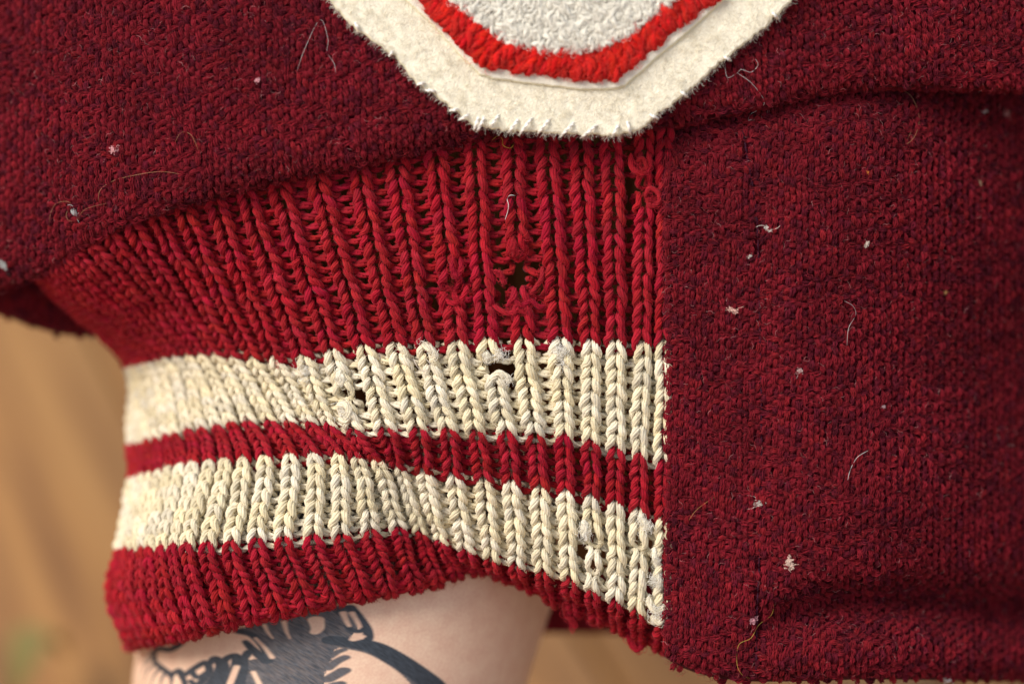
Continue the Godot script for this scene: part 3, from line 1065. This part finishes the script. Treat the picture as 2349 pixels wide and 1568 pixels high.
func make_arm() -> void:
	var o := thing("person", "bare forearm with a dark grey plant tattoo reaching up into the jacket hem", "person", pt(770, 1560, -420))
	var back := pt(770, 1560, -420)
	var B := Buf.new()
	var na := 96
	var nh := 60
	for j in nh:
		var y := lerpf(980.0, 1900.0, j / float(nh - 1))
		var c := arm_x(y)
		for k in na + 1:
			var a := TAU * k / na
			var f := 1.0 + 0.02 * sin(a * 2.0 + 0.6) + 0.012 * noise.get_noise_2d(cos(a) * 60.0, y * 0.4 + sin(a) * 60.0)
			var end := 1.0 - 0.35 * smoothstep(1180.0, 980.0, y)
			B.v.append(pt(c.x + sin(a) * c.y * f * end, y, c.z + cos(a) * 460.0 * f * end) - back)
			B.t.append(Vector2(k / float(na), (y - 1250.0) / 400.0))
			B.c.append(Color(1, 1, 1))
			B.n.append(Vector3(sin(a) / c.y, 0, cos(a) / 460.0).normalized())
	for j in nh - 1:
		for k in na:
			var q := j * (na + 1) + k
			for e in [q, q + 1, q + na + 1, q + 1, q + na + 2, q + na + 1]:
				B.i.append(e)
	obj("forearm", B, M.skin, o)

func ink(img: Image, w: int, h: int) -> void:
	var cover := PackedFloat32Array()
	cover.resize(w * h)
	var to := func(x: float, y: float) -> Vector2:
		var c := arm_x(y)
		var a := asin(clampf((x - c.x) / c.y, -0.999, 0.999))
		if a < 0:
			a += TAU
		# the painted strip runs from -90 to 90 degrees
		var u := wrapf(a, -PI, PI) / PI + 0.5
		return Vector2(u * w, (y - 1250.0) / 400.0 * h)
	var stroke := func(pts: Array, w0: float, w1: float, dark: float) -> void:
		var n := pts.size() / 2
		var v := PackedVector3Array()
		for k in n:
			v.append(Vector3(pts[2 * k], pts[2 * k + 1], 0))
		var path := spline(v, 6)
		for k in path.size():
			var t := k / float(path.size() - 1)
			var c: Vector2 = to.call(path[k].x, path[k].y)
			var r := lerpf(w0, w1, t) * 0.5 * h / 400.0
			var rx := r * 1.05
			for yy in range(maxi(0, int(c.y - r - 2)), mini(h, int(c.y + r + 3))):
				for xx in range(maxi(0, int(c.x - rx - 2)), mini(w, int(c.x + rx + 3))):
					var d := Vector2((xx - c.x) / 1.05, yy - c.y).length()
					var f := clampf((r - d) / 4.5 + 0.5, 0.0, 1.0) * dark
					cover[yy * w + xx] = maxf(cover[yy * w + xx], f)
	# the feathery dark body, hatched from upper left to lower right
	var poly := PackedVector2Array([Vector2(548, 1440), Vector2(600, 1420), Vector2(680, 1400), Vector2(770, 1385), Vector2(806, 1396), Vector2(826, 1430), Vector2(806, 1452), Vector2(790, 1474), Vector2(766, 1490), Vector2(756, 1512), Vector2(744, 1540), Vector2(738, 1640), Vector2(520, 1640), Vector2(546, 1560), Vector2(560, 1512), Vector2(600, 1508), Vector2(612, 1500), Vector2(596, 1474), Vector2(572, 1456)])
	for yy in h:
		for xx in w:
			var y := 1250.0 + 400.0 * yy / h
			var c := arm_x(y)
			var x := c.x + sin((xx / float(w) - 0.5) * PI) * c.y
			var edge := Vector2(noise.get_noise_2d(x * 4.0, y * 4.0), noise.get_noise_2d(y * 4.0 + 70, x * 4.0)) * 6.0
			if Geometry2D.is_point_in_polygon(Vector2(x, y) + edge, poly):
				cover[yy * w + xx] = 0.905 + 0.13 * noise.get_noise_2d((x * 0.85 + y * 0.53) * 1.2, (y * 0.85 - x * 0.53) * 14.0)
	var S := stroke
	# hooks and spikes on its left
	S.call([546, 1446, 576, 1454, 596, 1474, 610, 1500], 13, 9, 0.97)
	S.call([560, 1470, 580, 1490, 612, 1514], 8, 16, 0.97)
	# lobes at its upper right
	S.call([800, 1392, 818, 1412, 838, 1440, 843, 1462, 836, 1478], 13, 9, 0.97)
	S.call([776, 1396, 790, 1412, 800, 1440, 822, 1446, 836, 1440], 12, 8, 0.97)
	S.call([790, 1470, 806, 1478, 826, 1476, 838, 1466], 10, 8, 0.97)
	# the stem that sweeps to the lower right, stippled below
	S.call([760, 1466, 812, 1474, 857, 1484, 909, 1512, 950, 1540, 990, 1572, 1020, 1612], 22, 30, 0.97)
	S.call([790, 1476, 850, 1488, 898, 1511, 939, 1539, 976, 1580], 18, 24, 0.9)
	# blots between stem and body
	for e in [[752, 1530, 770, 1516, 790, 1506, 12, 11], [752, 1556, 770, 1546, 787, 1536, 15, 15], [748, 1580, 764, 1570, 780, 1566, 14, 12], [756, 1504, 772, 1494, 788, 1488, 10, 8]]:
		S.call([e[0], e[1], e[2], e[3], e[4], e[5]], e[6], e[7], 0.9)
	# the curling line on the left and its feathers
	S.call([418, 1458, 402, 1476, 380, 1488, 356, 1486, 343, 1494, 346, 1516, 364, 1532, 384, 1546], 13, 12, 0.97)
	for e in [[344, 1494, 330, 1502, 322, 1520], [346, 1506, 328, 1518, 318, 1542], [350, 1520, 332, 1534, 322, 1562], [360, 1530, 344, 1548, 336, 1580], [372, 1538, 362, 1556, 356, 1590], [386, 1546, 384, 1564, 378, 1600]]:
		S.call(e, 9, 3, 0.93)
	# outlined leaves along the lower left
	S.call([382, 1548, 400, 1536, 414, 1546, 430, 1536, 446, 1526, 462, 1518, 474, 1520, 486, 1508, 506, 1514, 520, 1506, 536, 1502, 552, 1510, 568, 1494], 11, 12, 0.97)
	for e in [[402, 1540, 414, 1560, 424, 1600, 10, 12], [432, 1538, 446, 1552, 470, 1540, 11, 10], [470, 1522, 474, 1540, 448, 1570, 11, 14], [488, 1512, 500, 1528, 472, 1572, 10, 16], [508, 1516, 510, 1540, 486, 1590, 12, 18], [538, 1506, 540, 1524, 520, 1576, 11, 20], [556, 1512, 552, 1536, 534, 1590, 12, 24], [430, 1560, 450, 1580, 470, 1610, 10, 16]]:
		S.call([e[0], e[1], e[2], e[3], e[4], e[5]], e[6], e[7], 0.97)
	# bare skin left between the strokes
	var bare := func(pts: Array, w0: float, w1: float) -> void:
		var keep := cover.duplicate()
		cover.fill(0.0)
		stroke.call(pts, w0, w1, 1.0)
		for k in cover.size():
			cover[k] = keep[k] * (1.0 - 0.94 * cover[k])
	bare.call([724, 1420, 728, 1438, 722, 1448], 16, 10)
	bare.call([650, 1424, 656, 1446, 664, 1462], 6, 2)
	bare.call([604, 1432, 614, 1450, 624, 1462], 5, 2)
	bare.call([584, 1462, 604, 1482, 624, 1506], 4, 6)
	bare.call([786, 1404, 794, 1424, 800, 1434], 7, 4)
	bare.call([806, 1404, 818, 1424, 824, 1436], 6, 4)
	bare.call([810, 1464, 820, 1462, 830, 1458], 9, 6)
	bare.call([580, 1540, 590, 1560, 600, 1580], 6, 6)
	bare.call([540, 1528, 532, 1548, 524, 1566], 8, 8)
	for yy in h:
		for xx in w:
			var c := cover[yy * w + xx]
			var y := 1250.0 + 400.0 * yy / h
			var x := xx / float(w) * 1400.0
			var f := 1.0 + 0.06 * noise.get_noise_2d(x * 0.9, y * 0.9) + 0.08 * noise.get_noise_2d(x * 6.0, y * 6.0)
			var skin := Color(0.78 * f, 0.525 * f * f, 0.385 * f * f)
			var dark := Color(0.056, 0.068, 0.088) * (1.0 + 0.6 * noise.get_noise_2d((x * 0.85 + y * 0.53) * 1.5, (y * 0.85 - x * 0.53) * 12.0))
			dark = dark * (1.0 - 0.3 * smoothstep(0.93, 0.97, c))
			var q := skin.lerp(dark, clampf(c * 1.03, 0.0, 1.0))
			img.set_pixel(xx, yy, Color(q.r, q.g, q.b).linear_to_srgb())

# ------------------------------------------------------------------ floor, lint, hairs
func make_floor() -> void:
	var o := Node3D.new()
	o.name = "floor"
	add_child(o, true)
	o.set_meta("kind", "structure")
	var turn := Basis(Vector3.UP, deg_to_rad(112.0))
	for k in range(-22, 23):
		for s in range(-2, 2):
			var f := rng.randf_range(0.9, 1.08)
			var st := SurfaceTool.new()
			st.begin(Mesh.PRIMITIVE_TRIANGLES)
			var w := 0.034
			var a := s * 0.9 + (0.45 if k % 2 else 0.0) + 0.0015
			var b := a + 0.897
			var z := k * 0.07
			var rows := [[-w, -0.012], [-w, -0.0012], [-w + 0.0012, 0.0], [w - 0.0012, 0.0], [w, -0.0012], [w, -0.012]]
			for e in 5:
				var p0: Array = rows[e]
				var p1: Array = rows[e + 1]
				var q := [Vector3(a, p0[1], z + p0[0]), Vector3(b, p0[1], z + p0[0]), Vector3(b, p1[1], z + p1[0]), Vector3(a, p1[1], z + p1[0])]
				for v in [0, 1, 2, 0, 2, 3]:
					st.set_color(Color(0.38 * f, 0.185 * f, 0.056 * f * f))
					st.set_uv(Vector2(q[v].x * 0.8 + k * 0.37, q[v].z * 6.0 + s * 0.31))
					st.add_vertex(q[v])
			st.generate_normals()
			var m := MeshInstance3D.new()
			m.mesh = st.commit()
			m.material_override = M.wood
			m.name = "plank"
			m.transform = Transform3D(turn, Vector3(0.1, 0, -0.2))
			o.add_child(m, true)
	var g := BoxMesh.new()
	g.size = Vector3(12, 0.02, 12)
	var sub := MeshInstance3D.new()
	sub.mesh = g
	sub.material_override = M.dirt
	sub.name = "subfloor"
	sub.position = Vector3(0, -0.024, 0)
	o.add_child(sub, true)

func on_floor(x: float, y: float) -> Vector3:      # where the sight line through a measured place meets the floor
	var eye := place * Vector3(0, 0, DIST)
	var d := (place * pt(x, y, 0) - eye).normalized()
	return eye + d * (eye.y / -d.y)

func lint(x: float, y: float, size: float, col: Color, label: String, tail := 0.0) -> void:
	tail *= 0.7
	var z := cloth_depth(x, y) + 9.0
	var at := pt(x, y, z)
	var o := thing("lint_speck", label, "lint", at, "lint caught on the wool")
	var B := Buf.new()
	var n := int(60 + size * 4)
	var slant := rng.randf() * TAU
	var slim := rng.randf_range(0.45, 0.8)
	for k in n:
		var pts := PackedVector3Array()
		var p := Vector3(rng.randfn() * 0.30, rng.randfn() * 0.30 * slim, rng.randf_range(-0.25, 0.25)).rotated(Vector3.BACK, slant) * size * U
		var h := rng.randf() * TAU
		for s in 5:
			pts.append(p)
			h += rng.randf_range(-2.4, 2.4)
			p += Vector3(cos(h), sin(h), rng.randf_range(-0.3, 0.3)) * size * 0.07 * U
		var path := spline(pts, 2)
		yarn(B, path, even(path.size(), (0.42 + size * 0.018) * U, 0.3, 0.3), col * rng.randf_range(0.7, 1.1), 1, 4, 0.0, 0.1)
	obj("tangle", B, M.fluff, o)
	if tail > 0.0:
		var T := Buf.new()
		for s in 2:
			var pts := PackedVector3Array()
			var h := rng.randf() * TAU
			var p := Vector3()
			for k in 7:
				pts.append(p)
				h += rng.randf_range(-0.7, 0.7)
				p += Vector3(cos(h), sin(h), rng.randf_range(-0.05, 0.12)) * tail / 6.0 * U
			var path := spline(pts, 4)
			yarn(T, path, even(path.size(), 0.5 * U, 0.3, 0.3), col, 1, 4, 0.0, 0.0)
		obj("stray_end", T, M.fluff, o)

func hair(pts: Array, width: float, col: Color, label: String, lift := 12.0) -> void:
	var v := PackedVector3Array()
	var n := pts.size() / 2
	for k in n:
		v.append(Vector3(pts[2 * k], pts[2 * k + 1], 0))
	var path := spline(v, 8)
	var root := pt(path[0].x, path[0].y, cloth_depth(path[0].x, path[0].y))
	var out := PackedVector3Array()
	for k in path.size():
		var q := path[k]
		out.append(pt(q.x, q.y, cloth_depth(q.x, q.y) + lift + 5.0 * sin(k * 0.31)) - root)
	var o := thing("stray_hair", label, "hair", root, "stray hairs and fibres on the cloth")
	var B := Buf.new()
	yarn(B, out, even(out.size(), width * 0.38 * U, 0.3, 0.3), col, 1, 4, 0.0, 0.0)
	obj("strand", B, M.hair, o)

func materials() -> void:
	M.rib = cloth(0.75, 0.1)
	M.rib.metallic_specular = 0.22
	M.rib.backlight_enabled = true
	M.rib.backlight = Color(0.3, 0.3, 0.3)
	M.fluff = cloth(0.85, 0.06)
	M.white_fluff = cloth(0.9, 0.1)
	M.white_fluff.backlight_enabled = true
	M.white_fluff.backlight = Color(0.4, 0.4, 0.4)
	M.wool = cloth(0.9, 0.06)
	M.wool.metallic_specular = 0.15
	M.hair = cloth(0.45, 0.0)
	M.hair.metallic_specular = 0.5
	var f := cloth(0.97, 0.4)
	var nt := NoiseTexture2D.new()
	nt.width = 512
	nt.height = 512
	nt.seamless = true
	var fn := FastNoiseLite.new()
	fn.seed = 5
	fn.frequency = 0.045
	fn.fractal_octaves = 5
	nt.noise = fn
	f.heightmap_enabled = true
	f.heightmap_texture = nt
	f.heightmap_scale = 0.012
	M.felt = f
	var w := StandardMaterial3D.new()
	w.vertex_color_use_as_albedo = true
	w.roughness = 0.55
	var wt := NoiseTexture2D.new()
	wt.width = 512
	wt.height = 512
	wt.seamless = true
	var wn := FastNoiseLite.new()
	wn.seed = 8
	wn.frequency = 0.012
	wn.fractal_octaves = 4
	wt.noise = wn
	var ramp := Gradient.new()
	ramp.offsets = PackedFloat32Array([0.2, 0.5, 0.8])
	ramp.colors = PackedColorArray([Color(0.72, 0.66, 0.6), Color(0.95, 0.93, 0.9), Color(1, 1, 1)])
	wt.color_ramp = ramp
	w.albedo_texture = wt
	w.uv1_scale = Vector3(1, 2, 1)
	M.wood = w
	M.dirt = StandardMaterial3D.new()
	M.dirt.albedo_color = Color(0.42, 0.28, 0.16)
	M.dirt.roughness = 0.9
	var img := Image.create(1024, 640, false, Image.FORMAT_RGB8)
	ink(img, 1024, 640)
	var s := StandardMaterial3D.new()
	s.albedo_texture = ImageTexture.create_from_image(img)
	# the painted half of the arm is its front: angle -90..90 degrees -> 0..1
	s.uv1_scale = Vector3(2, 1, 1)
	s.uv1_offset = Vector3(0.5, 0, 0)
	s.texture_repeat = true
	s.roughness = 0.5
	s.metallic_specular = 0.4
	M.skin = s
	M.leaf = StandardMaterial3D.new()
	M.leaf.albedo_color = Color(0.20, 0.16, 0.045).linear_to_srgb()
	M.leaf.roughness = 0.6
	M.tufts = [float_tuft(1), float_tuft(2), float_tuft(3), float_tuft(4)]
	M.fibres = [fibre(31, 0.7, 0.12, 0.016), fibre(32, 1.1, 0.16, 0.016), fibre(33, 1.5, 0.22, 0.014)]
	M.loops = [loop_tuft(7, 6, 0.19, 0.42), loop_tuft(8, 6, 0.18, 0.36), loop_tuft(9, 6, 0.2, 0.46)]

func _ready() -> void:
	rng.seed = 20240611
	noise.seed = 3
	noise.frequency = 0.02
	noise.fractal_octaves = 3
	place = Transform3D(Basis(Vector3.RIGHT, deg_to_rad(-TILT)), Vector3(0, LIFT, 0))
	# camera
	var cam := Camera3D.new()
	cam.name = "camera"
	cam.transform = place * Transform3D(Basis(), Vector3(0, 0, DIST))
	cam.near = 0.02
	cam.far = 60.0
	var att := CameraAttributesPhysical.new()
	att.frustum_focal_length = 12.0 / (0.16 * 683.0 / 1024.0 * 0.5) * DIST
	att.frustum_focus_distance = DIST - 0.0005
	att.frustum_near = 0.02
	att.frustum_far = 60.0
	att.exposure_aperture = 5.2
	cam.attributes = att
	cam.current = true
	add_child(cam, true)
	# light
	var we := WorldEnvironment.new()
	we.name = "environment"
	var env := Environment.new()
	env.background_mode = Environment.BG_SKY
	var sky := Sky.new()
	var sm := ProceduralSkyMaterial.new()
	sm.sky_top_color = Color(0.86, 0.90, 0.96)
	sm.sky_horizon_color = Color(0.80, 0.80, 0.80)
	sm.sky_curve = 0.3
	sm.ground_horizon_color = Color(0.45, 0.40, 0.34)
	sm.ground_bottom_color = Color(0.34, 0.27, 0.20)
	sky.sky_material = sm
	env.sky = sky
	env.background_energy_multiplier = 0.66
	env.tonemap_mode = Environment.TONE_MAPPER_LINEAR
	env.tonemap_exposure = 1.4
	env.sdfgi_enabled = true
	env.ssao_enabled = true
	env.ssil_enabled = true
	we.environment = env
	add_child(we, true)
	var sun := DirectionalLight3D.new()
	sun.name = "window_light"
	sun.light_energy = 0.9
	sun.light_angular_distance = 30.0
	sun.light_color = Color(1.0, 0.97, 0.93)
	sun.shadow_enabled = true
	var to := (place.basis * Vector3(-0.74, 0.60, 0.70)).normalized()
	sun.transform = Transform3D(Basis.looking_at(-to, Vector3.UP), Vector3(0, 1, 0))
	add_child(sun, true)

	materials()
	make_floor()
	var jacket := thing("varsity_jacket", "maroon wool jacket with a holed red and cream striped rib waistband", "jacket")
	make_waistband(jacket)
	make_front(jacket)
	make_side(jacket)
	make_back(jacket)
	make_patch(jacket)
	make_arm()

	# a green leaf far behind, out of focus
	var B := Buf.new()
	var c0 := on_floor(95, 1612)
	for k in 9:
		var t := k / 8.0
		for s in [-1.0, 0.0, 1.0]:
			B.v.append(Vector3((t - 0.5) * 0.024, 0.012 * sin(PI * t) + (0.004 if s == 0.0 else 0.008), s * 0.0045 * sin(PI * clampf(t, 0.03, 0.97))))
			B.n.append(Vector3(0, 1, s * 0.2).normalized())
			B.c.append(Color(1, 1, 1))
	for k in 8:
		for s in 2:
			var q := k * 3 + s
			for e in [q, q + 3, q + 1, q + 1, q + 3, q + 4]:
				B.i.append(e)
	var leaf := obj("leaf", B, M.leaf, self)
	leaf.transform = Transform3D(Basis(Vector3.UP, 1.2), c0)
	tag(leaf, "blurred green leaf lying on the wooden floor in the lower left corner", "leaf")

	# lint
	var pink := Color(0.78, 0.38, 0.42)
	var pale := Color(0.74, 0.66, 0.60)
	lint(263, 342, 19, Color(0.85, 0.42, 0.44), "biggest pink lint speck on the wool at the upper left")
	lint(590, 185, 11, pink, "small pink lint fleck between the patch and the left edge of the photo")
	lint(170, 487, 13, Color(0.6, 0.6, 0.6), "grey lint pill caught in a looped hair above the left end of the ribbing", 40)
	lint(8, 607, 20, Color(0.5, 0.52, 0.5), "pale grey fluff at the far left edge of the rolled wool")
	lint(1762, 525, 14, pale, "white lint with a trailing fibre just right of the side seam", 46)
	lint(1987, 560, 13, Color(0.82, 0.68, 0.58), "round white lint ball in the upper middle of the side panel")
	lint(1720, 588, 9, pale * 0.8, "tiny pale lint left of the side seam, level with the large red hole")
	lint(1680, 712, 18, Color(0.75, 0.45, 0.38), "ragged pinkish lint left of the side seam, level with the bottom of the red ribbing", 40)
	lint(1835, 850, 11, Color(0.6, 0.4, 0.38), "small dull pink lint right of the seam, level with the upper cream stripe", 30)
	lint(2025, 932, 9, Color(0.45, 0.28, 0.3), "faint grey pink fleck in the middle of the side panel")
	lint(1742, 1152, 16, pale * 0.8, "grey lint tuft sitting on the side seam above the lower cream stripe", 50)
	lint(1810, 1290, 25, Color(0.82, 0.6, 0.5), "largest fluffy lint, low on the side panel, with loose ends", 34)
	lint(1728, 1420, 15, Color(0.75, 0.36, 0.42), "pink lint at the foot of the side seam", 22)
	lint(2170, 1556, 18, Color(0.85, 0.8, 0.8), "bright white blurred pill on the bottom edge of the side panel")
	lint(2255, 258, 15, Color(0.42, 0.36, 0.34), "blurred grey fluff near the upper right corner")
	lint(2308, 264, 17, Color(0.5, 0.22, 0.2), "elongated reddish fluff at the right edge below the crease")
	lint(2247, 420, 9, Color(0.6, 0.4, 0.25), "small tan fleck at the upper right of the side panel")
	lint(1988, 396, 8, Color(0.6, 0.2, 0.04), "orange fleck in the upper part of the side panel")
	lint(2168, 672, 9, Color(0.4, 0.2, 0.08), "brown fleck far right on the side panel")
	# stray hairs
	var white := Color(0.6, 0.55, 0.55)
	var brown := Color(0.30, 0.13, 0.06)
	hair([1662, 148, 1668, 178, 1690, 168, 1700, 160, 1722, 166, 1738, 150, 1732, 136], 1.6, white, "white curled thread hanging from the right edge of the patch")
	hair([1690, 168, 1722, 190, 1750, 226, 1748, 246, 1722, 262, 1716, 276, 1724, 274], 1.5, white, "white thread running down to the crease right of the patch")
	hair([2062, 204, 2090, 222, 2108, 270, 2098, 312, 2078, 330, 2090, 300], 1.5, brown, "brown hair looped below the crease at the upper right")
	hair([1936, 690, 1956, 702, 1962, 722, 1946, 752, 1942, 792], 1.4, white * 0.8, "fine white hair in the middle of the side panel")
	hair([1992, 1032, 1966, 1048, 1950, 1076, 1944, 1100], 1.5, white, "short curved white hair right of the seam beside the narrow red stripe")
	hair([1580, 1192, 1600, 1166, 1646, 1134], 1.3, Color(0.4, 0.18, 0.06), "golden hair lying slantwise between ribbing and seam")
	hair([1775, 1385, 1768, 1410, 1740, 1432, 1722, 1462, 1694, 1478, 1690, 1522, 1704, 1548, 1730, 1556], 1.6, Color(0.42, 0.28, 0.05), "long yellow fibre at the bottom of the side panel")
	hair([1182, 449, 1170, 448, 1163, 456, 1166, 470, 1164, 486, 1158, 504], 2.0, Color(0.75, 0.68, 0.66), "white thread on the red ribbing above the large hole", 20.0)
	hair([112, 520, 116, 490, 128, 468, 150, 462, 164, 470, 152, 490, 158, 506, 176, 504, 196, 480, 246, 466], 1.4, brown, "brown hair wound round the grey pill at the left")
	hair([226, 462, 230, 436, 262, 414, 320, 400, 368, 394, 412, 399], 1.4, brown * 1.2, "long brown hair along the roll of wool at the left")
	hair([402, 326, 410, 310, 422, 303, 440, 312, 455, 346], 1.3, brown * 1.2, "arched brown hair in the middle of the left wool")
	hair([681, 164, 700, 110, 734, 46, 752, 90, 750, 120, 766, 146, 770, 168], 1.3, white * 0.7, "pale hair forked beside the left edge of the patch")
	hair([1128, 322, 1142, 312, 1152, 320, 1154, 334, 1170, 340, 1178, 332], 1.8, Color(0.5, 0.3, 0.03), "yellow curl below the whip stitches of the patch", 26.0)
	hair([948, 822, 958, 842, 974, 850, 986, 836, 976, 822], 1.6, Color(0.75, 0.66, 0.6), "thin pale curl at the top of the upper cream stripe", 22.0)
